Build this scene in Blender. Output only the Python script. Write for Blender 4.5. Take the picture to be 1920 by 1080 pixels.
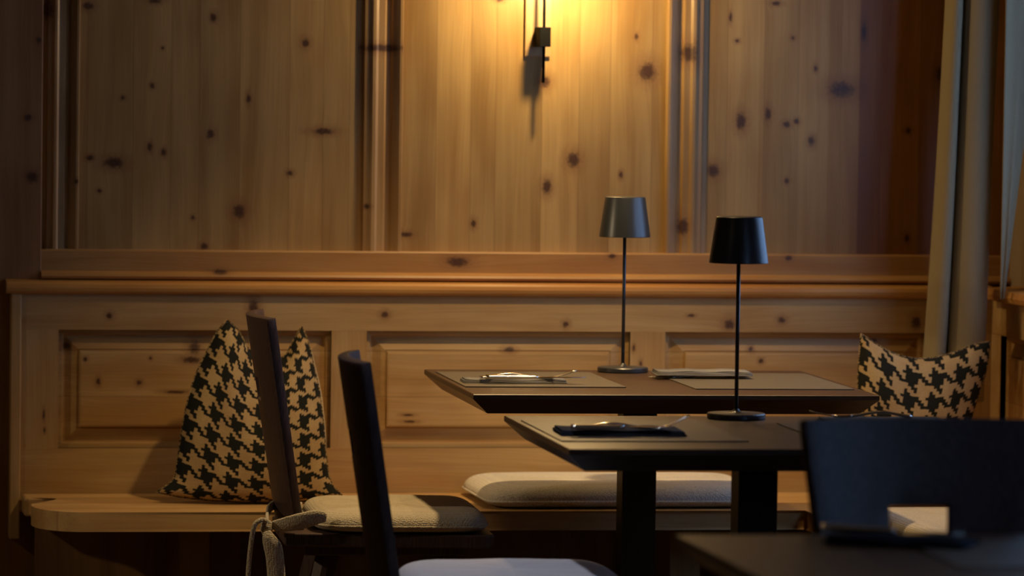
import bpy, bmesh, math, random
from mathutils import Vector, Matrix
random.seed(7)
for o in list(bpy.data.objects): bpy.data.objects.remove(o)
C = bpy.context.scene.collection
S = bpy.context.scene
PI = math.pi

# ------------------------------------------------------------ camera
# metres: x to the right along the panelled wall, y away from the camera, z up
HC = 1.388
F = Vector((0.17008487, 0.98430423, -0.04707788))
R = Vector((0.98541418, -0.16962237, 0.01367991))
U = Vector((-0.00547973, 0.04871796, 0.99879754))
cam = bpy.data.objects.new('camera', bpy.data.cameras.new('camera'))
C.objects.link(cam)
cam.matrix_world = Matrix(((R.x, U.x, -F.x, 0), (R.y, U.y, -F.y, 0), (R.z, U.z, -F.z, HC), (0, 0, 0, 1)))
cam.data.sensor_width = 36
cam.data.lens = 8458.388 / 1920 * 36
cam.data.clip_end = 60
cam.data.dof.use_dof = True
cam.data.dof.focus_distance = 9.05
cam.data.dof.aperture_fstop = 4.4
S.camera = cam

# ------------------------------------------------------------ world, daylight, lamps and fill, exposure
S.view_settings.view_transform = 'Standard'
S.view_settings.look = 'None'
S.view_settings.gamma = 1
S.view_settings.exposure = 0
w = bpy.data.worlds.new('dusk_sky'); S.world = w; w.use_nodes = True
w.node_tree.nodes['Background'].inputs[0].default_value = (0.33, 0.54, 0.95, 1)
w.node_tree.nodes['Background'].inputs[1].default_value = 2.8

def spot(name, loc, aim, power, col, ang, blend, rad):
    l = bpy.data.lights.new(name, 'SPOT'); l.energy = power; l.color = col; l.spot_size = math.radians(ang)
    l.spot_blend = blend; l.shadow_soft_size = rad
    o = bpy.data.objects.new(name, l); C.objects.link(o); o.location = loc
    o.rotation_euler = (Vector(aim) - Vector(loc)).to_track_quat('-Z', 'Y').to_euler()
    return o
# warm downlights over the far table, a side lamp and two added spots; the daylight is the sky itself, entering by two windows
spot('unseen_downlight', (1.80, 9.05, 2.42), (1.66, 9.17, 0.45), 132, (1.0, 0.68, 0.32), 82, 1.0, 0.04)
spot('unseen_downlight', (2.36, 9.05, 2.42), (2.30, 9.17, 0.45), 32, (1.0, 0.64, 0.28), 70, 1.0, 0.04)
spot('unseen_downlight', (0.85, 7.45, 2.42), (1.42, 7.85, 0.50), 46, (0.84, 0.86, 1.0), 30, 0.9, 0.04)  # unseen cool spot, added to brighten the white seat cushion
spot('side_lamp', (-1.70, 8.60, 2.05), (1.30, 9.25, 0.50), 86, (1.0, 0.76, 0.46), 40, 1.0, 0.06)
spot('unseen_downlight', (-0.40, 6.20, 2.42), (0.2, 6.60, 0.45), 5, (1.0, 0.72, 0.42), 110, 0.9, 0.05)  # unseen dim spot, added as warm ambient fill for the chair backs

# ------------------------------------------------------------ materials
def srgb(r, g, b):
    f = lambda c: ((c/255+0.055)/1.055)**2.4 if c/255 > 0.04045 else c/255/12.92
    return (f(r), f(g), f(b), 1)
class NT:
    def __init__(s, name):
        s.m = bpy.data.materials.new(name); s.m.use_nodes = True
        s.t = s.m.node_tree; s.b = s.t.nodes['Principled BSDF']
    def n(s, kind, **kw):
        nd = s.t.nodes.new(kind)
        for k, v in kw.items(): setattr(nd, k, v)
        return nd
    def l(s, a, b): s.t.links.new(a, b)
    def inp(s, nd, i, v):
        if hasattr(v, 'is_linked') or hasattr(v, 'links'): s.l(v, nd.inputs[i])
        else: nd.inputs[i].default_value = v
    def math(s, op, a, b=0.0, c=0.0, clamp=False):
        nd = s.n('ShaderNodeMath', operation=op, use_clamp=clamp)
        s.inp(nd, 0, a); s.inp(nd, 1, b); s.inp(nd, 2, c)
        return nd.outputs[0]
    def mix(s, f, a, b, mode='MIX'):
        nd = s.n('ShaderNodeMix', data_type='RGBA', blend_type=mode)
        s.inp(nd, 0, f); s.inp(nd, 6, a); s.inp(nd, 7, b)
        return nd.outputs[2]
    def comb(s, x, y, z=0.0):
        nd = s.n('ShaderNodeCombineXYZ'); s.inp(nd, 0, x); s.inp(nd, 1, y); s.inp(nd, 2, z)
        return nd.outputs[0]
    def noise(s, vec, scale=1, detail=3, rough=.55, dist=0):
        nd = s.n('ShaderNodeTexNoise'); s.l(vec, nd.inputs['Vector'])
        nd.inputs['Scale'].default_value = scale; nd.inputs['Detail'].default_value = detail
        nd.inputs['Roughness'].default_value = rough; nd.inputs['Distortion'].default_value = dist
        return nd.outputs[0]
    def maprange(s, v, a, b, c=0, d=1, smooth=True):
        nd = s.n('ShaderNodeMapRange')
        if smooth: nd.interpolation_type = 'SMOOTHSTEP'
        s.inp(nd, 0, v); nd.inputs[1].default_value = a; nd.inputs[2].default_value = b
        nd.inputs[3].default_value = c; nd.inputs[4].default_value = d
        return nd.outputs[0]
    def bump(s, h, strength, dist):
        nd = s.n('ShaderNodeBump'); nd.inputs['Strength'].default_value = strength
        nd.inputs['Distance'].default_value = dist; s.l(h, nd.inputs['Height'])
        s.l(nd.outputs[0], s.b.inputs['Normal'])

def pine(name, grain='z', light=(.60, .39, .19), deep=(.42, .22, .08), knots=(), planks=0.0, seed=0.0, rough=.42, across='x', var=.5, figure=1.0, redboards=()):
    """knotty pine: grain along one axis, boards of differing tone, knots at given spots (x, z, rx, rz)"""
    t = NT(name)
    tc = t.n('ShaderNodeTexCoord'); sp = t.n('ShaderNodeSeparateXYZ'); t.l(tc.outputs['Object'], sp.inputs[0])
    ax = {'x': sp.outputs[0], 'y': sp.outputs[1], 'z': sp.outputs[2]}
    a, g = ax[across], ax[grain]
    third = ax[[k for k in 'xyz' if k not in (across, grain)][0]]
    kd = None
    if knots:
        for (kx, kz, rx, rz) in knots:
            v = t.comb(t.math('MULTIPLY_ADD', sp.outputs[0], 1/rx, -kx/rx), t.math('MULTIPLY_ADD', sp.outputs[2], 1/rz, -kz/rz))
            ln = t.n('ShaderNodeVectorMath', operation='LENGTH'); t.l(v, ln.inputs[0])
            kd = ln.outputs['Value'] if kd is None else t.math('MINIMUM', kd, ln.outputs['Value'])
        wob = t.noise(tc.outputs['Object'], 140, 3)
        kd = t.math('ADD', kd, t.math('MULTIPLY_ADD', wob, 1.1, -.55))
    # boards
    if planks:
        vo = t.n('ShaderNodeTexVoronoi', voronoi_dimensions='1D'); vo.inputs['Scale'].default_value = 1/planks
        vo.inputs['Randomness'].default_value = .75
        t.l(t.math('ADD', a, seed*3.71), vo.inputs['W'])
        pc = t.n('ShaderNodeSeparateColor'); t.l(vo.outputs['Color'], pc.inputs[0]); tone = pc.outputs[0]; off = pc.outputs[1]
    else:
        off = None; tone = t.noise(t.comb(t.math('MULTIPLY', a, 3.0), t.math('MULTIPLY_ADD', g, .6, seed), third), 1, 1)
    gl = t.math('ADD', t.math('MULTIPLY', g, 1.0), t.math('MULTIPLY', off, 9.0) if off is not None else seed)
    bend = t.math('MULTIPLY_ADD', t.noise(t.comb(t.math('MULTIPLY', a, 6), t.math('MULTIPLY', gl, 1.6), third), 1, 2), .05, 0)
    if kd is not None:
        near = t.math('POWER', 2.718, t.math('MULTIPLY', kd, -.9))
        bend = t.math('ADD', bend, t.math('MULTIPLY', near, .02))
    aa = t.math('ADD', a, bend)
    big = t.noise(t.comb(t.math('MULTIPLY', aa, 22), t.math('MULTIPLY', gl, 1.1), t.math('MULTIPLY', third, 20)), 1, 3, .6)
    fine = t.noise(t.comb(t.math('MULTIPLY', aa, 260), t.math('MULTIPLY', gl, 5), t.math('MULTIPLY', third, 260)), 1, 3, .6)
    blot = t.noise(t.comb(t.math('MULTIPLY', a, 7), t.math('MULTIPLY', gl, 3.2), third), 1, 2, .5)
    f = t.maprange(t.math('ADD', t.math('MULTIPLY', big, .55*figure), t.math('MULTIPLY', blot, .45)), .34, .68)
    col = t.mix(f, (*light, 1), (*deep, 1))
    tn = t.maprange(tone, 0, 1, 1-var*.45, 1+var*.20, False)
    tg = t.maprange(fine, .25, .75, .86, 1.08, False)
    m = t.math('MULTIPLY', tn, tg)
    vm = t.n('ShaderNodeVectorMath', operation='SCALE'); t.l(col, vm.inputs[0]); t.l(m, vm.inputs['Scale'])
    out = vm.outputs[0]
    if kd is not None:
        out = t.mix(t.maprange(kd, .9, 2.6, .45, 0), out, (.24, .11, .045, 1))
        out = t.mix(t.maprange(kd, .35, 1.25, .92, 0), out, (.055, .026, .016, 1))
        ring = t.math('SINE', t.math('MULTIPLY', kd, 14))
        out = t.mix(t.math('MULTIPLY', t.maprange(kd, .9, .3, 0, .35), t.maprange(ring, -1, 1, 0, 1)), out, (.13, .055, .03, 1))
    if planks:
        v2 = t.n('ShaderNodeTexVoronoi', voronoi_dimensions='1D', feature='DISTANCE_TO_EDGE'); v2.inputs['Scale'].default_value = 1/planks
        v2.inputs['Randomness'].default_value = .75
        t.l(t.math('ADD', a, seed*3.71), v2.inputs['W'])
        out = t.mix(t.maprange(v2.outputs['Distance'], .004, .02, .35, 0), out, (.16, .08, .03, 1))
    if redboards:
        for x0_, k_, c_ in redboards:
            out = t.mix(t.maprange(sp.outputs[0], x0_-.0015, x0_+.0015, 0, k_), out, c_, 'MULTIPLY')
    t.l(out, t.b.inputs['Base Color'])
    t.b.inputs['Roughness'].default_value = rough
    t.b.inputs['Specular IOR Level'].default_value = .4
    t.bump(t.math('ADD', t.math('MULTIPLY', fine, .6), big), .10, .002)
    return t.m

def darkwood(name, col=(.030, .018, .012), grain=(1, 30, 30), rough=.42, amt=.5, spec=.5):
    t = NT(name); tc = t.n('ShaderNodeTexCoord'); mp = t.n('ShaderNodeMapping')
    mp.inputs['Scale'].default_value = grain; t.l(tc.outputs['Object'], mp.inputs[0])
    nz = t.noise(mp.outputs[0], 8, 4, .6)
    a = tuple(c*(1-amt) for c in col); b = tuple(c*(1+amt) for c in col)
    t.l(t.mix(t.maprange(nz, .3, .7), (*a, 1), (*b, 1)), t.b.inputs['Base Color'])
    t.b.inputs['Roughness'].default_value = rough; t.b.inputs['Specular IOR Level'].default_value = spec
    t.bump(nz, .15, .001)
    return t.m

def plain(name, col, rough=.5, metal=0, spec=.5, noise_amt=.08, scale=40, bump=0):
    t = NT(name); tc = t.n('ShaderNodeTexCoord'); nz = t.noise(tc.outputs['Object'], scale, 3)
    a = tuple(c*(1-noise_amt) for c in col); b = tuple(c*(1+noise_amt) for c in col)
    t.l(t.mix(nz, (*a, 1), (*b, 1)), t.b.inputs['Base Color'])
    t.b.inputs['Roughness'].default_value = rough; t.b.inputs['Metallic'].default_value = metal
    t.b.inputs['Specular IOR Level'].default_value = spec
    if bump: t.bump(nz, .4, bump)
    return t.m

def woven(name, col, scale=300, depth=.0024, rough=.9, sheen=.2, contrast=.3):
    """coarse diagonal basket weave"""
    t = NT(name); tc = t.n('ShaderNodeTexCoord'); sp = t.n('ShaderNodeSeparateXYZ'); t.l(tc.outputs['Object'], sp.inputs[0])
    vo = t.n('ShaderNodeTexVoronoi'); vo.inputs['Scale'].default_value = scale; vo.inputs['Randomness'].default_value = .45
    mp = t.n('ShaderNodeMapping'); mp.inputs['Scale'].default_value = (.75, 1.25, 1); mp.inputs['Rotation'].default_value = (0, 0, .5)
    t.l(tc.outputs['Object'], mp.inputs[0]); t.l(mp.outputs[0], vo.inputs['Vector'])
    nz = t.noise(tc.outputs['Object'], 420, 2)
    h = t.math('ADD', t.math('SUBTRACT', 1.0, t.math('MULTIPLY', vo.outputs['Distance'], 1.25)), t.math('MULTIPLY', nz, .3))
    d = tuple(c*(1-contrast) for c in col); b = tuple(min(1, c*(1+contrast*.3)) for c in col)
    t.l(t.mix(t.maprange(h, .2, 1.1), (*d, 1), (*b, 1)), t.b.inputs['Base Color'])
    t.b.inputs['Roughness'].default_value = rough; t.b.inputs['Specular IOR Level'].default_value = .15
    t.b.inputs['Sheen Weight'].default_value = sheen
    t.bump(h, .7, depth)
    return t.m

def houndstooth(name, cell):
    """broken-check weave on the pillow's own UV, eight knitted threads to a cell"""
    t = NT(name); uv = t.n('ShaderNodeUVMap'); sp = t.n('ShaderNodeSeparateXYZ'); t.l(uv.outputs[0], sp.inputs[0])
    nzc = t.n('ShaderNodeTexCoord')
    w1 = t.noise(nzc.outputs['Object'], 260, 2)
    u = t.math('ADD', sp.outputs[0], t.math('MULTIPLY_ADD', w1, .004, -.002)); v = t.math('ADD', sp.outputs[1], t.math('MULTIPLY_ADD', w1, .004, -.002))
    px = cell/8
    i = t.math('FLOOR', t.math('DIVIDE', u, px)); j = t.math('FLOOR', t.math('DIVIDE', v, px))
    fm = lambda a, n: t.math('FLOORED_MODULO', a, n)
    warp = t.math('LESS_THAN', fm(i, 8.0), 3.5); weft = t.math('LESS_THAN', fm(j, 8.0), 3.5)
    tw = t.math('LESS_THAN', fm(t.math('ADD', i, j), 4.0), 1.5)
    dark = t.math('ADD', t.math('MULTIPLY', tw, warp), t.math('MULTIPLY', t.math('SUBTRACT', 1.0, tw), weft))
    nz = t.noise(nzc.outputs['Object'], 350, 3); n2 = t.noise(nzc.outputs['Object'], 18, 2)
    beige = t.mix(nz, (.28, .185, .085, 1), (.47, .34, .17, 1))
    beige = t.mix(t.maprange(n2, .35, .7, 0, .35), beige, (.26, .14, .06, 1))
    blk = t.mix(nz, (.006, .007, .006, 1), (.02, .02, .016, 1))
    t.l(t.mix(dark, beige, blk), t.b.inputs['Base Color'])
    t.b.inputs['Roughness'].default_value = .95; t.b.inputs['Specular IOR Level'].default_value = .1
    t.bump(t.math('ADD', nz, t.math('MULTIPLY', dark, -.4)), .6, .002)
    return t.m

WALL_KNOTS = [(1.051,1.508,.0079,.0105),(1.259,1.454,.0092,.0105),(.939,1.438,.0039,.0039),(.916,1.354,.0065,.0065),(.851,1.326,.0052,.0052),(1.132,1.328,.0052,.0118),(1.047,1.248,.0092,.0118),(.912,1.218,.0065,.0105),(.943,1.206,.0065,.0092),(.779,1.192,.0092,.0065),(.832,1.182,.0236,.0131),(1.301,1.257,.0262,.0079),(1.227,1.163,.0079,.0065),(.801,1.119,.0052,.0052),(1.114,1.076,.0157,.017),(1.01,1.061,.0052,.0052),(1.036,.997,.0092,.0079),(.772,1.529,.0131,.0092),(.92,1.542,.0131,.0065),(.64,1.28,.0092,.0092),(.649,1.149,.0157,.0144),(1.872,1.199,.0157,.0183),(1.812,1.137,.0118,.0183),(2.04,1.4,.0223,.0236),(1.804,1.375,.0131,.0144),(2.013,1.479,.0052,.0079),(1.645,1.053,.0065,.0105),(1.982,1.166,.0052,.0092),(1.492,1.027,.0157,.0065),(1.698,1.557,.0105,.0052),(2.259,1.291,.0131,.021),(2.322,1.308,.0079,.0157),(2.366,1.285,.0092,.0079),(2.389,1.292,.0065,.0065),(2.424,1.247,.0079,.0118),(2.493,1.366,.0314,.0196),(2.197,1.178,.0157,.017),(2.247,1.473,.0052,.0052),(2.377,1.482,.0052,.0052),(2.432,1.413,.0052,.0079),(2.336,1.56,.0118,.0052),(2.231,1.526,.0039,.0118),(2.543,1.498,.0065,.0236),(2.368,1.156,.0065,.0065),(2.652,1.274,.0079,.0065),(2.728,1.403,.0157,.0196),(2.653,1.027,.0065,.0092)]
TRIM_KNOTS = [(.681,1.52,.017,.0262),(2.133,1.444,.0196,.0236),(2.125,1.05,.0144,.021),(1.43,1.445,.0576,.0092),(.75,1.14,.006,.006),(1.40,1.09,.008,.006)]
RAIL_KNOTS = [(1.069,.941,.0183,.0065),(1.959,.983,.0092,.0065),(1.606,.967,.0288,.0118),(2.369,.981,.0092,.0065)]
def W(x, z, Y):                      # a spot read on the wall plane, moved to a plane in front of it
    k = Y/10.0416
    return x*k, HC-(HC-z)*k
BACK_KNOTS = [(.826,.841,.0079,.0079),(1.148,.86,.0118,.0196),(1.446,.846,.0092,.0079),(1.86,.826,.0079,.0079),(2.15,.847,.0092,.0039),(2.24,.827,.0131,.0131),(2.362,.838,.0092,.0079),(2.679,.833,.0118,.0157),(.682,.62,.003,.012),(.684,.585,.003,.006),(2.018,.773,.0039,.0079),(2.035,.737,.0039,.0079)]
PANEL_KNOTS = [(1.017,.77,.0131,.0157),(1.009,.743,.0223,.0079),(.976,.671,.0262,.0039),(.802,.694,.0052,.0092),(.893,.692,.0065,.0065),(.732,.772,.0118,.0092),(.773,.744,.0052,.0052),(.918,.746,.0039,.0039),(1.731,.768,.0131,.0065),(2.291,.771,.0065,.0065),(2.314,.744,.0065,.0065),(2.581,.79,.0079,.0052),(1.50,.62,.013,.003),(1.505,.605,.015,.003)]
cv = lambda ks, Y: [(*W(a, b, Y), c, d) for a, b, c, d in ks]

M = dict(
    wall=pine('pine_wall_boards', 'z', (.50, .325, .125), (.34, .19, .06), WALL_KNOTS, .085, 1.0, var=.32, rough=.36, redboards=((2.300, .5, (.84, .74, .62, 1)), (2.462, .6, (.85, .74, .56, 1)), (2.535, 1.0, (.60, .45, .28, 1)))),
    trim=pine('pine_moulding', 'z', (.50, .32, .14), (.33, .18, .06), TRIM_KNOTS, 0, 4.0),
    pilaster=pine('pine_pilaster', 'z', (.40, .22, .09), (.26, .12, .04), [(.64,1.28,.0092,.0092),(.649,1.149,.0157,.0144),(.662,1.451,.0065,.0092)], 0, 5.0),
    rail=pine('pine_rail', 'x', (.50, .27, .09), (.36, .155, .04), RAIL_KNOTS, 0, 7.0, across='z'),
    ledge=pine('pine_ledge', 'x', (.58, .30, .085), (.44, .19, .045), (), 0, 9.0, across='z'),
    frame=pine('pine_backrest_rail', 'x', (.56, .38, .17), (.42, .24, .085), cv(BACK_KNOTS, 9.98), 0, 2.0, across='z', var=.3),
    stile=pine('pine_backrest_stile', 'z', (.56, .38, .17), (.42, .24, .085), cv(BACK_KNOTS, 9.98), 0, 3.0, var=.3),
    panel=pine('pine_raised_panel', 'x', (.58, .38, .16), (.42, .23, .075), cv(PANEL_KNOTS, 9.99), .11, 2.4, across='z', var=.35),
    seat=pine('pine_bench_seat', 'x', (.56, .36, .16), (.42, .23, .08), (), .14, 1.3, across='y', var=.3, rough=.33),
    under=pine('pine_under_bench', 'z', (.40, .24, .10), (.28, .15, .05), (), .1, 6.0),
    plate=pine('pine_lamp_plate', 'z', (.50, .33, .165), (.38, .22, .09), (), 0, 8.0),
    chair=darkwood('dark_stained_chair_wood', (.056, .033, .028), (60, 60, 3), .48, .45, .35),
    table=darkwood('dark_table_wood', (.056, .029, .014), (2, 45, 45), .36, .35, .45),
    column=darkwood('dark_column_wood', (.014, .010, .009), (45, 45, 2), .5, .4, .3),
    lamp=plain('charcoal_lacquer', (.024, .027, .031), .34, 0, .75, .05),
    sconce=plain('black_iron', (.005, .005, .005), .7, 0, .05),
    mat=plain('taupe_leather', (.110, .092, .066), .42, 0, .5, .12, 300, .0004),
    mat_brown=plain('brown_leather', (.070, .046, .030), .42, 0, .5, .12, 300, .0004),
    napkin=plain('charcoal_napkin_cloth', (.075, .080, .090), .9, 0, .1, .2, 300, .0006),
    napkin_lit=plain('napkin_cloth_lit', (.20, .19, .175), .9, 0, .1, .2, 300, .0006),  # same dark grey cloth, the sconce light put into its colour
    napkin_dark=plain('ink_napkin_cloth', (.022, .024, .032), .85, 0, .1, .2, 300, .0006),  # same cloth again, darkened to carry the shade away from the sconce
    steel=plain('polished_steel', (.75, .72, .66), .16, 1, .5, .03),
    oat=woven('oatmeal_cushion_weave', (.56, .48, .34)),
    pale=woven('pale_cushion_weave', (.76, .70, .60)),
    felt=woven('pale_felt', (.70, .70, .74), 420, .0008, contrast=.12),
    back=woven('plain_beige_pillow_back', (.50, .38, .20), 500, .0006, contrast=.1),
    check=houndstooth('houndstooth_check', .050),
    curtain=woven('linen_curtain', (.29, .235, .145), 700, .0004, contrast=.12, sheen=.1),
    floor=pine('floor_boards', 'y', (.20, .12, .06), (.12, .07, .03), (), .14, 11.0, across='x'),
    ceiling=pine('ceiling_boards', 'y', (.42, .27, .12), (.30, .17, .07), (), .14, 12.0, across='x'),
    plaster=plain('warm_plaster', (.30, .22, .14), .9, 0, .1, .05, 6),
)
t = NT('bulb_glow'); t.b.inputs['Emission Color'].default_value = (1, .69, .30, 1); t.b.inputs['Emission Strength'].default_value = 1530
t.b.inputs['Base Color'].default_value = (1, .8, .5, 1); M['bulb'] = t.m
t = NT('window_glass'); t.b.inputs['Base Color'].default_value = (.9, .95, 1, 1); t.b.inputs['Transmission Weight'].default_value = 1
t.b.inputs['Roughness'].default_value = 0; t.b.inputs['IOR'].default_value = 1.0; M['glass'] = t.m

# ------------------------------------------------------------ mesh helpers
def link(name, bm, mat, parent=None, smooth=False, loc=None):
    me = bpy.data.meshes.new(name); bmesh.ops.recalc_face_normals(bm, faces=bm.faces); bm.to_mesh(me); bm.free()
    o = bpy.data.objects.new(name, me); C.objects.link(o); me.materials.append(mat)
    if smooth:
        for p in me.polygons: p.use_smooth = True
    if parent: o.parent = parent
    if loc: o.location = loc
    return o
def root(name, label, cat, loc=(0, 0, 0), rz=0, group=None):
    o = bpy.data.objects.new(name, None); C.objects.link(o); o.location = loc; o.rotation_euler = (0, 0, rz)
    o.empty_display_size = .05
    return tag(o, label, cat, group)
def tag(o, label, cat, group=None):
    o['label'] = label; o['category'] = cat
    if group: o['group'] = group
    return o
def struct(o): o['kind'] = 'structure'; return o
def box(bm, x0, x1, y0, y1, z0, z1, bev=0, seg=2):
    vs = bmesh.ops.create_cube(bm, size=1)['verts']
    for v in vs: v.co = Vector((x0+(v.co.x+.5)*(x1-x0), y0+(v.co.y+.5)*(y1-y0), z0+(v.co.z+.5)*(z1-z0)))
    if bev:
        es = {e for v in vs for e in v.link_edges}
        bmesh.ops.bevel(bm, geom=list(es), offset=bev, segments=seg, affect='EDGES', profile=.5)
    return bm
def nb(): return bmesh.new()
def prism(bm, pts, lo, hi, axis='z', bev=0):
    """closed outline pts (2D) extruded along an axis"""
    def P(p, h): return {'z': (p[0], p[1], h), 'x': (h, p[0], p[1]), 'y': (p[0], h, p[1])}[axis]
    a = [bm.verts.new(P(p, lo)) for p in pts]; b = [bm.verts.new(P(p, hi)) for p in pts]
    n = len(pts); fs = [bm.faces.new(a[::-1]), bm.faces.new(b)]
    for i in range(n): bm.faces.new((a[i], a[(i+1) % n], b[(i+1) % n], b[i]))
    if bev:
        es = [e for f in fs for e in f.edges]
        bmesh.ops.bevel(bm, geom=es, offset=bev, segments=3, affect='EDGES', profile=.5)
    return bm
def lathe(bm, prof, seg=48, cx=0, cy=0):
    rings = []
    for r, z in prof:
        if r < 1e-5: rings.append([bm.verts.new((cx, cy, z))])
        else: rings.append([bm.verts.new((cx+r*math.cos(2*PI*k/seg), cy+r*math.sin(2*PI*k/seg), z)) for k in range(seg)])
    for a, b in zip(rings, rings[1:]):
        for k in range(seg):
            k2 = (k+1) % seg
            if len(a) == 1 and len(b) == 1: continue
            if len(a) == 1: bm.faces.new((a[0], b[k], b[k2]))
            elif len(b) == 1: bm.faces.new((a[k], a[k2], b[0]))
            else: bm.faces.new((a[k], a[k2], b[k2], b[k]))
    return bm
def sweep(bm, pts, sec, up=(0, 0, 1), closed=False):
    """section sec(i, t) -> list of (side, up) offsets swept along pts"""
    pts = [Vector(p) for p in pts]; n = len(pts); rings = []
    for i, p in enumerate(pts):
        if closed: d = pts[(i+1) % n]-pts[i-1]
        else: d = pts[min(i+1, n-1)]-pts[max(i-1, 0)]
        d.normalize(); s = d.cross(Vector(up))
        if s.length < 1e-4: s = d.cross(Vector((0, 1, 0)))
        s.normalize(); u = s.cross(d)
        rings.append([bm.verts.new(p+s*a+u*b) for a, b in sec(i, i/(n-1))])
    m = len(rings[0]); last = n if closed else n-1
    for i in range(last):
        A, B = rings[i], rings[(i+1) % n]
        for k in range(m): bm.faces.new((A[k], A[(k+1) % m], B[(k+1) % m], B[k]))
    if not closed: bm.faces.new(rings[0][::-1]); bm.faces.new(rings[-1])
    return bm
def circ(r, r2=None, n=10):
    r2 = r2 or r
    return [(r*math.cos(2*PI*k/n), r2*math.sin(2*PI*k/n)) for k in range(n)]
def smooth_path(pts, n=8):
    """Catmull-Rom through the points"""
    P = [Vector(p) for p in pts]; P = [P[0]*2-P[1]]+P+[P[-1]*2-P[-2]]; out = []
    for i in range(1, len(P)-2):
        for k in range(n):
            t = k/n; a, b, c, d = P[i-1:i+3]
            out.append(.5*((2*b)+(c-a)*t+(2*a-5*b+4*c-d)*t*t+(3*b-a-3*c+d)*t**3))
    out.append(P[-2]); return out

# ------------------------------------------------------------ the room
YW = 10.0416
WX0, XR = -2.4, 2.89
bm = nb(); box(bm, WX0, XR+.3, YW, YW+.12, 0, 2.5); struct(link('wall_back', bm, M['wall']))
bm = nb(); box(bm, WX0-.12, WX0, -1.5, YW+.12, 0, 2.5); struct(link('wall_left', bm, M['plaster']))
bm = nb(); box(bm, WX0, XR+.3, -1.62, -1.5, 0, 2.5); struct(link('wall_front', bm, M['plaster']))
bm = nb(); box(bm, WX0, XR+.3, -1.5, YW, -.1, 0); struct(link('floor', bm, M['floor']))
bm = nb(); box(bm, WX0, XR+.3, -1.5, YW, 2.5, 2.6); struct(link('ceiling', bm, M['ceiling']))
# right wall with two window openings
bm = nb()
x0, x1 = XR, XR+.12
box(bm, x0, x1, -1.5, YW, 0, .93); box(bm, x0, x1, -1.5, YW, 2.0, 2.5)
for a, b in ((-1.5, 4.5), (5.9, 8.2), (9.64, YW)): box(bm, x0, x1, a, b, .93, 2.0)
struct(link('wall_right', bm, M['plaster']))
for i, (a, b) in enumerate(((8.2, 9.64), (4.5, 5.9))):
    bm = nb()
    for y in (a, (a+b)/2-.025, b-.05): box(bm, x0+.03, x0+.09, y, y+.05, .93, 2.0, .004)
    for z in (.93, 1.95): box(bm, x0+.03, x0+.09, a, b, z, z+.05, .004)
    wf = struct(link('window_%d' % (i+1), bm, M['rail']))
    bm = nb(); box(bm, x0+.057, x0+.061, a+.04, b-.04, .97, 1.96); link('glass_pane', bm, M['glass'], wf)

def moulding(n, xs, prof):
    bm = nb(); pts = [(xs+a, YW-p) for a, p in prof]
    prism(bm, [(xs, YW+.002)]+pts+[(pts[-1][0], YW+.002)], .985, 2.5)
    return struct(link('trim_%d' % n, bm, M['trim']))
P_ = [(0, .001), (.002, .001), (.011, .003), (.015, .012), (.026, .014), (.033, .020), (.040, .020), (.046, .014), (.060, .013), (.064, .004), (.074, .004), (.079, .013), (.086, .018), (.094, .023), (.100, .023), (.103, .001)]
P_ = [(a, p*.68) for a, p in P_]
moulding(1, .672, [(a*.083/.103, p) for a, p in P_])
moulding(2, 1.377, P_)
moulding(3, 2.083, [(.103*.95-a*.95, p) for a, p in P_[::-1]])
bm = nb(); box(bm, -.2, .6715, YW-.028, YW+.01, 0, 2.5, .002); struct(link('trim_4', bm, M['pilaster']))
# horizontal rail with its bead, right above the bench ledge
bm = nb()
prism(bm, [(YW+.01, .9893), (YW-.024, .9893), (YW-.026, .986), (YW-.026, .942), (YW-.033, .9395), (YW-.043, .936), (YW-.046, .931), (YW-.043, .926), (YW-.036, .9235), (YW+.01, .9235)], .6715, XR, 'x')
struct(link('trim_5', bm, M['rail']))

# ------------------------------------------------------------ built-in corner bench
bench = root('corner_bench', 'built-in pine corner bench with panelled backrest running along the wall', 'bench')
ZS = .450
YF, XF = 9.55, 2.31          # front edges of the two seats
arc = lambda cx, cy, r, a0, a1, n=8, ry=None: [(cx+r*math.cos(math.radians(a0+(a1-a0)*k/n)), cy+(ry or r)*math.sin(math.radians(a0+(a1-a0)*k/n))) for k in range(n+1)]
outl = [(.6305, 9.975), (.6305, 9.885), (.640, 9.877), (.690, 9.872), (.703, 9.862), (.704, 9.845), (.690, 9.822)]
outl += arc(.735, 9.70, .101, 160, 270, 28, .15)
outl += [(XF, YF), (XF, 5.2), (XR-.05, 5.2), (XR-.05, 9.975)]
bm = nb(); prism(bm, outl, ZS-.042, ZS, 'z', .006); link('seat', bm, M['seat'], bench)
bm = nb(); box(bm, .945, 1.012, 9.62, 9.9, 0, ZS-.042, .004); link('leg', bm, M['under'], bench)
bm = nb(); box(bm, 2.02, 2.09, 9.62, 9.9, 0, ZS-.042, .004); link('leg', bm, M['under'], bench)
for y in (6.0, 7.3, 8.8):
    bm = nb(); box(bm, 2.38, 2.72, y, y+.07, 0, ZS-.042, .004); link('leg', bm, M['under'], bench)
bm = nb(); box(bm, .66, XR-.05, 9.955, 9.985, 0, ZS-.043); link('kick_panel', bm, M['under'], bench)

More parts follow.
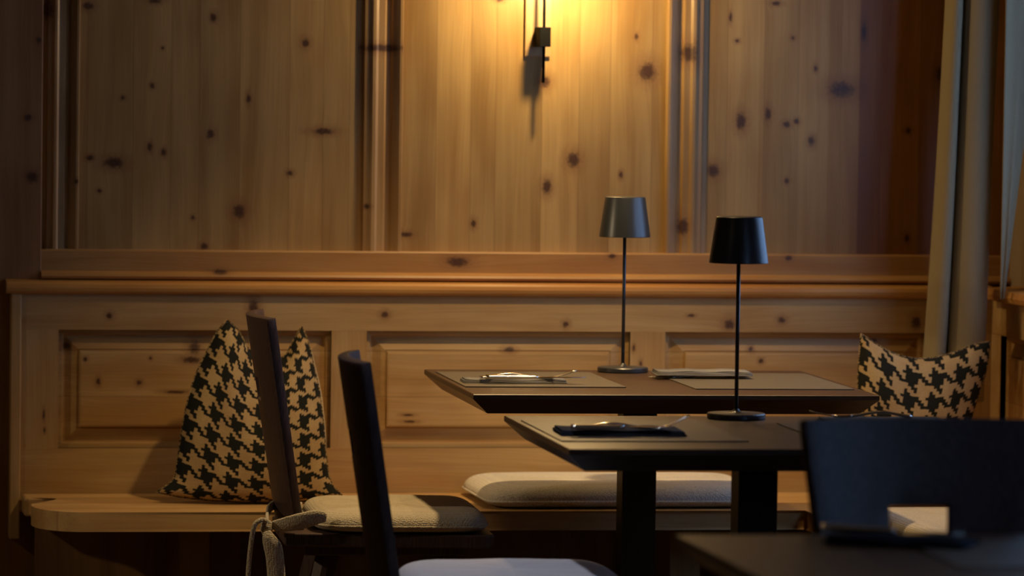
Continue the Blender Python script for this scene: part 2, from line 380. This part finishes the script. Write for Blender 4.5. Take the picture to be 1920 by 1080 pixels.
YB = 9.98
def fx(x): return x*YB/YW
def fz(z): return HC-(HC-z)*YB/YW
zt, zb = fz(.8095), fz(.545)               # panel opening
holes = [(fx(.7134), fx(1.3250)), (fx(1.4053), fx(2.0096)), (fx(2.0913), fx(2.7008))]
ztop, zlow = .893, ZS
bm = nb(); box(bm, fx(.6305), XR, YB, YW-.001, zt, ztop); link('top_rail', bm, M['frame'], bench)
bm = nb(); box(bm, fx(.6305), XR, YB, YW-.001, zlow-.04, zb); link('bottom_rail', bm, M['frame'], bench)
xs = [fx(.6305)]+[v for h in holes for v in h]+[XR]
for k in range(0, 8, 2):
    bm = nb(); box(bm, xs[k], xs[k+1], YB+.0004, YW-.001, zb-.001, zt+.001); link('stile', bm, M['stile'], bench)
def raised_panel(x0, x1, z0, z1, parent, flip=False):
    """bevelled field: deep groove at the frame, sloped border, small step, flat field"""
    bm = nb(); prev = None
    rings = [(0, .0), (.000, .013), (.009, .014), (.012, .021), (.016, .021), (.043, .012), (.0435, .013), (.046, .013), (.048, .006), (.052, .005)]
    for ins, dep in rings:
        i = ins; v = []
        for (x, z) in ((x0+i, z0+i), (x1-i, z0+i), (x1-i, z1-i), (x0+i, z1-i)):
            v.append(bm.verts.new((x, YB+.001+dep, z) if not flip else (XR-.05+.001+dep, x, z)))
        if prev:
            for k in range(4): bm.faces.new((prev[k], prev[(k+1) % 4], v[(k+1) % 4], v[k]))
        prev = v
    bm.faces.new(prev)
    return link('raised_panel', bm, M['panel'], parent)
for a, b in holes: raised_panel(a, b, zb, zt, bench)
# end board and ledge
bm = nb(); box(bm, fx(.607), fx(.6303), YB-.008, YW-.002, .349, .893, .003); link('end_board', bm, M['stile'], bench)
bm = nb()
LP = [(YB-.012, .8955), (YB-.015, .899), (YB-.016, .906), (YB-.014, .914), (YB-.009, .919), (YW-.029, .9225), (YW-.029, .893), (YB-.009, .893)]
prism(bm, LP, fx(.597), XR-.05, 'x'); link('ledge', bm, M['ledge'], bench)
# backrest along the window wall
XB = XR-.05
bm = nb(); box(bm, XB, XR-.001, 5.2, YB-.001, zt, .893); box(bm, XB, XR-.001, 5.2, YB-.001, zlow-.04, zb)
ys = [5.2, 5.3, 6.0, 6.1, 6.8, 6.9, 7.6, 7.7, 8.4, 8.5, 9.12, 9.22, 9.90, YB-.001]
for k in range(0, len(ys), 2): box(bm, XB, XR-.001, ys[k], ys[k+1], zb-.001, zt+.001)
link('side_backrest_frame', bm, M['frame'], bench)
for k in range(1, len(ys)-1, 2): raised_panel(ys[k], ys[k+1], zb, zt, bench, True)
bm = nb(); prism(bm, [(XB-.03, .8955), (XB-.034, .906), (XB-.03, .919), (XR+.05, .926), (XR+.05, .893), (XB-.026, .893)], 5.2, YB-.04, 'y')
link('side_ledge', bm, M['ledge'], bench)

# ------------------------------------------------------------ wall sconce
sc = root('wall_sconce', 'black iron rod wall lamp on a narrow pine plate above the bench', 'wall lamp', (1.785, YW, 1.47))
def sb(name, x0, x1, y0, y1, z0, z1, m, bev=.001):
    bm = nb(); box(bm, x0-1.785, x1-1.785, y0-YW, y1-YW, z0-1.47, z1-1.47, bev); return link(name, bm, m, sc)
sb('back_plate', 1.756, 1.8135, YW-.010, YW-.0005, 1.431, 1.80, M['plate'])
sb('bracket', 1.7775, 1.8030, YW-.075, YW-.0105, 1.453, 1.497, M['sconce'])
bm = nb(); lathe(bm, [(0, -.098), (.0035, -.098), (.0035, .30), (0, .30)], 12, .0052, -.057); link('rod', bm, M['sconce'], sc, True)
bm = nb(); sweep(bm, smooth_path([(.0052, -.057, .295), (.012, -.09, .305), (.024, -.15, .290), (.03, -.172, .245), (.03, -.172, .18)], 6), lambda i, t: circ(.003, .003, 10)); arm = link('arm', bm, M['sconce'], sc, True)
bm = nb(); lathe(bm, [(0, .185), (.010, .185), (.013, .177), (.013, .153), (0, .153)], 20, .03, -.172); socket = link('socket', bm, M['sconce'], arm)
bm = nb(); bmesh.ops.create_uvsphere(bm, u_segments=20, v_segments=12, radius=.013)
for v in bm.verts: v.co += Vector((.03, -.172, .142))
link('bulb', bm, M['bulb'], arm, True)

# ------------------------------------------------------------ tables
def frame2(loc, rz):
    c, s = math.cos(rz), math.sin(rz)
    return lambda a, b: (loc[0]+a*c+b*s, loc[1]+a*s-b*c)   # a along x from back-left corner, b towards camera
RZ = -.02
def make_table(label, bl, Wd, Dp, rz, colx, coly):
    """rectangular top whose edges are undercut; bl is the back-left corner"""
    r = root('dining_table', label, 'table', (bl[0], bl[1], 0), rz, 'dark wood tables')
    bm = nb(); rings = []
    for ins, z in ((.0015, .750), (0, .7485), (0, .7400), (.034, .7090)):
        rings.append([bm.verts.new(v) for v in ((ins, -ins, z), (ins, -Dp+ins, z), (Wd-ins, -Dp+ins, z), (Wd-ins, -ins, z))])
    for A, B in zip(rings, rings[1:]):
        for k in range(4): bm.faces.new((A[k], A[(k+1) % 4], B[(k+1) % 4], B[k]))
    bm.faces.new(rings[0]); bm.faces.new(rings[-1][::-1])
    link('tabletop', bm, M['table'], r)
    bm = nb(); box(bm, colx-.11, colx+.08, coly-.22, coly+.22, .704, .7088, .001); link('mounting_plate', bm, M['column'], r)
    bm = nb(); box(bm, colx-.036, colx+.036, coly-.036, coly+.036, .02, .704, .003); link('column', bm, M['column'], r)
    bm = nb(); box(bm, colx-.24, colx+.24, coly-.24, coly+.24, 0, .02, .004); link('foot_plate', bm, M['column'], r)
    return r
FT, NTb = (1.4743, 9.6326), (1.4267, 8.3241)
Ff, Fn = frame2(FT, RZ), frame2(NTb, RZ)
make_table('dark wood table nearest the panelled wall, its lamp standing furthest back', FT, .8325, .7502, RZ, .402, -.375)
make_table('middle dark wood table carrying the nearer of the two lamps', NTb, .8325, .7502, RZ, .403, -.375)
make_table('blurred dark wood table in the bottom right foreground', (1.2975, 6.147), .8325, .7502, .0, .41, -.375)

# ------------------------------------------------------------ table lamps
def make_lamp(label, loc):
    r = root('table_lamp', label, 'table lamp', loc, 0, 'cordless table lamps')
    bm = nb(); lathe(bm, [(0, 0), (.0530, 0), (.0550, .002), (.0550, .0090), (.0535, .0110), (.012, .0122), (.0075, .0150), (.0042, .0190), (0, .019)], 64)
    link('base', bm, M['lamp'], r, True)
    bm = nb(); lathe(bm, [(0, .018), (.0038, .018), (.0038, .305), (0, .305)], 20); link('stem', bm, M['lamp'], r, True)
    bm = nb(); lathe(bm, [(0, .303), (.030, .303), (.046, .306), (.0515, .294), (.0552, .2925), (.0558, .2935), (.0440, .3755), (.0428, .3785), (.040, .3800), (.015, .3790), (.0, .3790)], 64)
    link('shade', bm, M['lamp'], r, True)
    return r
make_lamp('slim charcoal table lamp on the far table, the one further from the camera', (1.8979, 9.5616, .7501))
make_lamp('slim charcoal table lamp on the middle table, taller in view with blue highlight', (1.856, 8.251, .7501))
for o in bpy.data.objects:
    if o.name.startswith(('base', 'shade')):
        md = o.modifiers.new('edges', 'EDGE_SPLIT'); md.split_angle = math.radians(35)

# ------------------------------------------------------------ placemats, napkins, cutlery
def make_mat(label, pts, z=.7502, mat='mat'):
    bm = nb(); prism(bm, pts, 0, .002)
    cx = sum(p[0] for p in pts)/4; cy = sum(p[1] for p in pts)/4
    for v in bm.verts: v.co -= Vector((cx, cy, 0))
    o = link('placemat', bm, M[mat], None, False, (cx, cy, z)); return tag(o, label, 'placemat', 'leather placemats')
def quad(Fr, a0, a1, b0, b1): return [Fr(a0, b0), Fr(a1, b0), Fr(a1, b1), Fr(a0, b1)]
make_mat('taupe leather placemat at the left end of the far table', quad(Ff, .012, .345, .10, .555))
make_mat('taupe leather placemat at the right end of the far table', quad(Ff, .482, .815, .12, .600))
make_mat('brown leather placemat at the left end of the middle table', quad(Fn, .012, .345, .13, .600), mat='mat_brown')
make_mat('dark leather placemat at the right end of the middle table', quad(Fn, .482, .822, .19, .55))
make_mat('blurred dark placemat on the foreground table', [(1.60, 6.05), (2.06, 6.05), (2.06, 5.70), (1.585, 5.70)], .7502)

def make_napkin(label, loc, rz, L, Wd, mat, layers=4, group='folded napkins', lay=.0024):
    """a napkin folded lengthwise: layered folds, rounded fold along one side"""
    bm = nb(); n = 16
    for k in range(layers):
        z0 = .0004+k*lay; ww = Wd*(1-.05*k); sx = L*(1-.012*k); off = (random.random()-.5)*.004
        prof = []
        for q in range(9):
            a = -PI/2+PI*q/8; prof.append((ww/2+.0014*math.cos(a), z0+lay*.47*(1+math.sin(a))))
        prof += [(-ww/2, z0+lay*.94), (-ww/2, z0)]
        ringsv = []
        for i in range(n+1):
            x = -sx/2+sx*i/n+off; wv = .0012*math.sin(i*.9+k)*(k/layers)
            ringsv.append([bm.verts.new((x, -p+.002*math.sin(i*.5+k), z+wv)) for p, z in prof])
        m = len(prof)
        for i in range(n):
            for j in range(m): bm.faces.new((ringsv[i][j], ringsv[i][(j+1) % m], ringsv[i+1][(j+1) % m], ringsv[i+1][j]))
        bm.faces.new(ringsv[0][::-1]); bm.faces.new(ringsv[-1])
    o = link('folded_napkin', bm, mat, None, True, loc); o.rotation_euler = (0, 0, rz)
    return tag(o, label, 'napkin', group)
def spine(kind, L, lift):
    """z of the piece's spine along its length 0..1"""
    def z(t):
        if kind == 'knife': return .0025
        return .0025+.0085*math.exp(-((t-.30)/.20)**2)+lift*max(0, (t-.70)/.30)**1.5
    return z
def make_fork(label, loc, rz, L=.205, lift=.016):
    r = root('fork', label, 'fork', loc, rz, 'steel forks'); z = spine('fork', L, lift)
    bm = nb(); N = 30
    def hw(t): return .0105-.0075*min(1, max(0, t/.45))**.8 if t < .45 else .0030+.0085*max(0, (t-.60)/.16)
    pts = [(-L/2+L*.76*i/N, 0, z(.76*i/N)) for i in range(N+1)]
    sweep(bm, pts, lambda i, t: circ(max(.0038, hw(t*.76)*1.25), .0028, 12)); link('handle', bm, M['steel'], r, True)
    for k in (-1.5, -.5, .5, 1.5):
        bm = nb(); pts = [(-L/2+L*(.75+.25*i/8), k*.0055, z(.75+.25*i/8)) for i in range(9)]
        sweep(bm, pts, lambda i, t: circ(.0019-.0009*t, .0010, 8)); link('tine', bm, M['steel'], r, True)
    return r
def make_knife(label, loc, rz, L=.225):
    r = root('knife', label, 'knife', loc, rz, 'steel knives')
    bm = nb(); pts = [(-L/2+L*.52*i/14, 0, .006) for i in range(15)]
    sweep(bm, pts, lambda i, t: circ(.0088-.0022*t, .0048-.0012*t, 12)); link('handle', bm, M['steel'], r, True)
    bm = nb(); out = [(-L/2+L*.51, -.005), (-L/2+L*.85, -.009), (L/2-.012, -.007), (L/2, .004), (L/2-.02, .0055), (-L/2+L*.51, .0045)]
    prism(bm, out, .0052, .0068); link('blade', bm, M['steel'], r)
    return r
ZM = .7523
make_napkin('grey napkin under shiny cutlery at the left end of the far table', (1.597, 9.205, ZM), -.05, .215, .075, M['napkin_lit'], 3)
make_knife('steel knife lying on the left napkin of the far table, blade tip past the cloth', (1.634, 9.150, ZM+.0082), -.04, .21)
make_fork('steel fork on the left napkin of the far table, tines lifted', (1.622, 9.178, ZM+.0082), -.03, .20)
make_napkin('lit grey folded napkin at the right end of the far table', (2.030, 9.36, ZM+.006), -.07, .205, .10, M['napkin_lit'], 4)
make_fork('steel fork tucked below the lit napkin, only its tip showing', (2.005, 9.335, ZM+.0002), PI-.04, .19, 0)
make_napkin('ink dark napkin under cutlery at the left end of the middle table', (1.560, 7.880, ZM), -.06, .225, .13, M['napkin_dark'])
make_knife('steel knife on the dark napkin of the middle table', (1.552, 7.820, ZM+.0105), -.05, .18)
make_fork('steel fork on the dark napkin of the middle table, tines pointing up', (1.578, 7.842, ZM+.0098), -.03, .20, .024)
make_napkin('slate napkin at the right end of the middle table beyond the chair back', (2.10, 8.10, ZM), -.05, .23, .11, M['napkin'])
make_fork('steel fork on the slate napkin at the right end of the middle table', (2.06, 8.11, ZM+.0105), PI-.05, .19, .01)
make_napkin('blurred dark napkin on the foreground table', (1.585, 6.00, ZM), -.5, .20, .09, M['napkin_dark'])
make_knife('blurred steel knife on the napkin of the foreground table', (1.575, 6.01, ZM+.0105), -.5, .20)

# ------------------------------------------------------------ chairs
def make_chair(label, loc, rz):
    """stained plank chair: curved one-piece back with a hand slot, slab seat, four splayed legs"""
    r = root('plank_chair', label, 'chair', loc, rz, 'dark plank-back chairs')
    zs = .455
    bm = nb(); prism(bm, [(-.215, -.17), (-.195, -.19), (.19, -.235), (.21, -.215), (.21, .215), (.19, .235), (-.195, .19), (-.215, .17)], zs-.028, zs, 'z', .004)
    link('seat', bm, M['chair'], r)
    # curved back board
    bm = nb()
    ss = sorted(set([-1, -.85, -.7, -.55, -.41, -.28, -.14, 0, .14, .28, .41, .55, .7, .85, 1]))
    zz = [zs-.02, .50, .55, .60, .65, .685, .715, .742, .762, .80, .84, .87, .884, .890]
    def P(s, z):
        t = (z-zs)/(.89-zs); hw = .130+.050*t
        if z > .88: hw -= .002*(z-.88)/.01
        x = -.180-.067*t-.029*(1-s*s)
        return (x, s*hw*(.286/.286), z)
    g = [[bm.verts.new(P(s*(1.0 if abs(s) > .5 else 1.0), z)) for s in ss] for z in zz]
    for i in range(len(zz)-1):
        for j in range(len(ss)-1):
            if zz[i] >= .714 and zz[i+1] <= .763 and ss[j] >= -.29 and ss[j+1] <= .29: continue
            bm.faces.new((g[i][j], g[i][j+1], g[i+1][j+1], g[i+1][j]))
    b = link('backrest', bm, M['chair'], r, True)
    md = b.modifiers.new('thick', 'SOLIDIFY'); md.thickness = .020; md.offset = 0
    md = b.modifiers.new('bev', 'BEVEL'); md.width = .0018; md.segments = 2; md.limit_method = 'ANGLE'; md.angle_limit = math.radians(50)
    md = b.modifiers.new('edges', 'EDGE_SPLIT'); md.split_angle = math.radians(40)
    for sy in (-1, 1):
        bm = nb(); box(bm, -.17, .16, sy*.105-.03, sy*.105+.03, zs-.052, zs-.0285, .003); link('seat_batten', bm, M['chair'], r)
        for sx in (-1, 1):
            bm = nb(); top = Vector((sx*.12, sy*.105, zs-.05)); bot = Vector((sx*.19-(.03 if sx < 0 else 0), sy*.19, 0))
            sweep(bm, [top, top.lerp(bot, .5), bot], lambda i, t: [(a*(.021-.008*t), b_*(.021-.008*t)) for a, b_ in ((1, .6), (.6, 1), (-.6, 1), (-1, .6), (-1, -.6), (-.6, -1), (.6, -1), (1, -.6))])
            link('leg', bm, M['chair'], r)
    return r
AX, AY = 1.328, 9.235
BX, BY = 1.335, 7.845
make_chair('dark plank chair at the left end of the far table, before the houndstooth pillow', (AX, AY, 0), -.045)
make_chair('dark plank chair at the left end of the middle table with a white cushion', (BX, BY, 0), -.080)
make_chair('blurred dark chair seen through its hand slot behind the foreground table', (1.722, 6.175, 0), -PI/2)

# ------------------------------------------------------------ seat cushions
def slab(bm, outline_fn, Hh, n=36, rings=12, sag=0.0, base=.25):
    """stuffed cushion: outline_fn(angle)->(x,y), seam at base*Hh height, domed top and flatter underside"""
    top = []; bot = []
    for i in range(rings+1):
        q = i/rings; f = math.sin(q*PI/2)           # dense towards the seam
        zt = base*Hh+(1-base)*Hh*(1-f**12)**.5; zb2 = base*Hh*(1-(1-f**14)**.6)
        if i == 0: top.append([bm.verts.new((0, 0, zt))]); bot.append([bm.verts.new((0, 0, zb2))]); continue
        top.append([]); bot.append([])
        for k in range(n):
            x, y = outline_fn(2*PI*k/n)
            wv = sag*math.sin(x*31+1)*math.cos(y*27)*(1-f**4)
            top[-1].append(bm.verts.new((x*f, y*f, zt+wv)))
            bot[-1].append(top[-1][-1] if i == rings else bm.verts.new((x*f, y*f, zb2)))
    for L_, fl in ((top, 1), (bot, 0)):
        for i in range(rings):
            for k in range(n):
                k2 = (k+1) % n
                if i == 0: bm.faces.new((L_[0][0], L_[1][k], L_[1][k2]))
                else:
                    try: bm.faces.new((L_[i][k], L_[i+1][k], L_[i+1][k2], L_[i][k2]))
                    except ValueError: pass
    return bm
def rrect(a, b, e=5, taper=0):
    def f(th):
        c, s_ = math.cos(th), math.sin(th)
        x = a*math.copysign(abs(c)**(2/e), c); y = b*math.copysign(abs(s_)**(2/e), s_)
        return x, y*(1+taper*x/a)
    return f
def make_cushion(name, label, loc, rz, a, b, Hh, mat, e=5, taper=0, sag=.0015, cat='cushion', base=.28, group=None, n=120, tilt=(0, 0)):
    fn = rrect(a, b, e, taper)
    bm = nb(); slab(bm, fn, Hh, n, 22, sag, base)
    o = link(name, bm, mat, None, True, loc); o.rotation_euler = (tilt[0], tilt[1], rz); tag(o, label, cat, group)
    bm = nb(); pts = [(*fn(2*PI*k/n), Hh*base) for k in range(n)]
    sweep(bm, [Vector((p[0]*1.002, p[1]*1.002, p[2])) for p in pts], lambda i, t: circ(.0022, .0022, 8), closed=True)
    link('seam_piping', bm, mat, o, True)
    return o
def ribbon(parent, pts, w_, th, mat, name='tie', up=(0, 0, 1), n=8, taper=None):
    bm = nb(); P = smooth_path(pts, n)
    sweep(bm, P, lambda i, t: [(a*w_*(taper(t) if taper else 1), b_*th) for a, b_ in ((1, 0), (.85, 1), (0, 1.15), (-.85, 1), (-1, 0), (-.85, -1), (0, -1.15), (.85, -1))], up)
    return link(name, bm, mat, parent, True)
ca = make_cushion('seat_cushion', 'oatmeal woven seat cushion tied to the chair before the houndstooth pillow', (1.352, 9.235, .4555), -.045, .180, .225, .044, M['oat'], 6, .06, .002, base=.34, group='tied chair cushions')
inv = lambda p, o: Matrix.Translation(o.location).__matmul__(Matrix.Rotation(o.rotation_euler.z, 4, 'Z')).inverted() @ Vector(p)
def tie_world(o, pts): return [inv(p, o) for p in pts]
YT = 9.05
# band from the cushion corner round the foot of the back board, a knot, and two hanging tails
ribbon(ca, tie_world(ca, [(1.185, 9.035, .488), (1.165, 9.030, .4890), (1.130, 9.030, .481), (1.095, 9.045, .472), (1.072, 9.06, .471)]), .0135, .0035, M['oat'], up=(0, 1, .25), taper=lambda t: .55+.75*math.sin(PI*min(1, t*1.05+.02))**.7)
ribbon(ca, tie_world(ca, [(1.172, 9.33, .482), (1.125, 9.30, .492), (1.09, 9.20, .492), (1.073, 9.10, .484), (1.069, 9.06, .475)]), .010, .003, M['oat'], up=(1, 0, 0))
bm = nb(); bmesh.ops.create_icosphere(bm, subdivisions=3, radius=1)
for v in bm.verts:
    k = 1+.10*math.sin(9*v.co.z+4*v.co.x)
    v.co = inv(Vector((1.066, 9.052, .4665))+Vector((v.co.x*.0125*k, v.co.y*.012*k, v.co.z*.019*k)), ca)
link('tie_knot', bm, M['oat'], ca, True)
ribbon(ca, tie_world(ca, [(1.066, 9.045, .480), (1.053, 9.04, .483), (1.040, 9.04, .470), (1.034, 9.045, .43), (1.030, 9.05, .37), (1.029, 9.05, .30), (1.030, 9.05, .22)]), .0050, .0035, M['oat'], up=(0, 1, 0))
ribbon(ca, tie_world(ca, [(1.066, 9.04, .460), (1.070, 9.035, .445), (1.080, 9.035, .42), (1.086, 9.04, .37), (1.088, 9.04, .30), (1.090, 9.04, .20)]), .0175, .003, M['oat'], up=(0, 1, 0), taper=lambda t: .45+.6*min(1, t*3))
cb = make_cushion('seat_cushion', 'white felt seat cushion on the chair at the middle table, cut by the bottom frame', (1.362, 7.845, .4555), -.045, .200, .215, .060, M['felt'], 5, .05, .0015, base=.3, group='tied chair cushions')
make_cushion('bench_cushion', 'long pale cushion lying on the bench under the far table', (1.925, 9.775, ZS+.001), 0, .315, .198, .050, M['pale'], 12, 0, .001, base=.30, group='bench cushions')
make_cushion('bench_cushion', 'pale woven cushion on the window-side bench, glimpsed through the chair slot', (2.535, 8.80, ZS+.001), 0, .198, .42, .046, M['oat'], 12, 0, .001, base=.30, group='bench cushions')

# ------------------------------------------------------------ houndstooth pillows
def interp(P, n):
    """resample polyline to n+1 points by arc length after smoothing"""
    Q = smooth_path([(*p, 0) for p in P], 10); d = [0]
    for a, b in zip(Q, Q[1:]): d.append(d[-1]+(b-a).length)
    out = []; j = 0
    for k in range(n+1):
        s = d[-1]*k/n
        while j < len(d)-2 and d[j+1] < s: j += 1
        f = (s-d[j])/max(1e-9, d[j+1]-d[j]); out.append(Q[j].lerp(Q[j+1], min(1, f)))
    return out
def make_pillow(label, left, right, bottom, top, yb, yt, thick, mirror_back, uvrot=0.0, uvoff=(0, 0), size=(.3, .4), n=40, zfloor=ZS, dent=0, k=1):
    """pinched corners: four drawn sides in the pillow's own plane (x,z), stuffing between a checked front and a plain back"""
    left, right, bottom, top = ([(a*k, HC-(HC-b)*k) for a, b in q] for q in (left, right, bottom, top))
    Lf, Rt, Bt, Tp = interp(left, n), interp(right, n), interp(bottom, n), interp(top, n)
    zmin = min(p[1] for p in bottom); zmax = max(p[1] for p in top)
    cx = sum(p[0] for p in left+right)/len(left+right)
    r = root('houndstooth_pillow', label, 'pillow', (cx, yb, zfloor), 0, 'houndstooth scatter pillows')
    def X(i, j):
        u, v = i/n, j/n
        a = Lf[j].lerp(Rt[j], u)+Bt[i].lerp(Tp[i], v)
        b = Lf[0]*(1-u)*(1-v)+Rt[0]*u*(1-v)+Lf[n]*(1-u)*v+Rt[n]*u*v
        return a-b
    for side, nm, mat in ((-1, 'front_cover', M['check']), (1, 'back_cover', M['back'])):
        bm = nb(); uvl = bm.loops.layers.uv.new('UVMap'); g = []
        for j in range(n+1):
            row = []
            for i in range(n+1):
                u, v = i/n, j/n; p = X(i, j)
                h = (16*u*(1-u)*v*(1-v))**.42
                h *= 1-dent*math.exp(-((u-.5)/.16)**2)*v**2
                wr = .004*math.sin(14*u+3*v)*math.sin(9*v+2*u)*h
                y = yb+(yt-yb)*(p.y-zmin)/(zmax-zmin)+side*thick/2*h+wr
                dx = mirror_back*h*(1 if side > 0 else 0)
                dz = -.006*h*(1-v)
                row.append(bm.verts.new((p.x+dx-cx, y-yb, max(p.y+dz, zfloor+.001)-zfloor)))
            g.append(row)
        for j in range(n):
            for i in range(n):
                f = bm.faces.new((g[j][i], g[j][i+1], g[j+1][i+1], g[j+1][i]))
                for lp, (a, b) in zip(f.loops, ((i, j), (i+1, j), (i+1, j+1), (i, j+1))):
                    uu, vv = (a/n-.5)*size[0], (b/n-.5)*size[1]
                    c, s = math.cos(uvrot), math.sin(uvrot)
                    lp[uvl].uv = (uu*c-vv*s+uvoff[0], uu*s+vv*c+uvoff[1])
        link(nm, bm, mat, r, True)
    bm = nb(); pts = []
    for k in range(n): pts.append(X(k, 0))
    for k in range(n): pts.append(X(n, k))
    for k in range(n): pts.append(X(n-k, n))
    for k in range(n): pts.append(X(0, n-k))
    pts = [Vector((p.x-cx, (yt-yb)*(p.y-zmin)/(zmax-zmin), max(p.y, zfloor+.003)-zfloor)) for p in pts]
    sweep(bm, pts, lambda i, t: circ(.0022, .0022, 6), (0, 1, 0), closed=True); link('seam', bm, M['check'], r, True)
    return r
make_pillow('tall black and beige houndstooth pillow leaning behind the left chair',
    [(.908, .474), (.945, .500), (.955, .540), (.972, .636), (.995, .715), (1.025, .776), (1.047, .815), (1.070, .842)],
    [(1.317, .462), (1.290, .495), (1.281, .553), (1.277, .62), (1.270, .69), (1.259, .745), (1.248, .795), (1.235, .829)],
    [(.908, .474), (.97, .462), (1.05, .455), (1.15, .452), (1.25, .455), (1.317, .462)],
    [(1.070, .842), (1.092, .822), (1.120, .775), (1.160, .752), (1.195, .765), (1.215, .797), (1.235, .829)],
    9.745, 9.865, .17, .040, .0, (.011, .0), (.31, .44), dent=.35)
make_pillow('wide houndstooth pillow slumped in the bench corner below the curtain',
    [(2.487, .470), (2.478, .52), (2.474, .60), (2.470, .68), (2.474, .75), (2.482, .822)],
    [(2.690, .462), (2.702, .52), (2.722, .61), (2.745, .68), (2.768, .745), (2.779, .806)],
    [(2.487, .470), (2.55, .458), (2.62, .456), (2.690, .462)],
    [(2.482, .822), (2.520, .797), (2.560, .777), (2.605, .768), (2.650, .770), (2.700, .783), (2.745, .800), (2.779, .806)],
    9.63, 9.70, .13, .006, .06, (.0, .0), (.265, .31), k=.992)

# ------------------------------------------------------------ curtain
def make_curtain():
    """one linen panel hung in the corner: plan path of deep folds, flaring a little to the left as it falls"""
    r = root('curtain', 'beige linen curtain hanging in the corner beside the window', 'curtain', (2.74, 9.80, .67))
    path = [(0.000, .030), (.012, -.010), (.030, -.018), (.043, .000), (.046, .045), (.052, .050), (.056, -.006), (.075, -.032), (.105, -.045), (.132, -.040), (.152, -.020), (.160, .020), (.166, .030)]
    P = smooth_path([(a, b, 0) for a, b in path], 6); n = 44
    bm = nb(); g = []
    for j in range(n+1):
        t = j/n; z = .672+t*(2.35-.672); row = []
        for k, p in enumerate(P):
            s = p.x/.166; lx = 2.636+.040*min(1, t/.55)*(1-s*.55); wd = .150*(1+.12*(1-t)*(1-s)); wob = .004*math.sin(5*t+3*s)
            row.append(bm.verts.new((lx+s*wd*(.93+.09*t)+wob-2.74, 9.80+p.y*(.9+.25*(1-t))-9.80, z-.67+.010*s*(1-t)*0)))
        g.append(row)
    for j in range(n):
        for k in range(len(P)-1): bm.faces.new((g[j][k], g[j][k+1], g[j+1][k+1], g[j+1][k]))
    o = link('curtain_panel', bm, M['curtain'], r, True)
    md = o.modifiers.new('thick', 'SOLIDIFY'); md.thickness = .0025; md.offset = 0
    # fold turned towards the window, its edge running in as it falls
    bm = nb(); g = []
    for j in range(n+1):
        t = j/n; z = .905+t*(2.35-.905); row = []
        for k in range(15):
            s = k/14; rr = .012+.075*min(1, t*2.6)
            row.append(bm.verts.new((2.780+rr*s*.95+.003*math.sin(6*s)-2.74, 9.700+rr*.40*s-9.80+.004*math.sin(9*s), z-.67)))
        g.append(row)
    for j in range(n):
        for k in range(14): bm.faces.new((g[j][k], g[j][k+1], g[j+1][k+1], g[j+1][k]))
    o = link('window_side_fold', bm, M['curtain'], r, True)
    md = o.modifiers.new('thick', 'SOLIDIFY'); md.thickness = .0025; md.offset = 0
    bm = nb(); box(bm, -.14, .09, -.03, .03, 1.68, 1.695, .003); link('curtain_rail', bm, M['sconce'], r)
make_curtain()
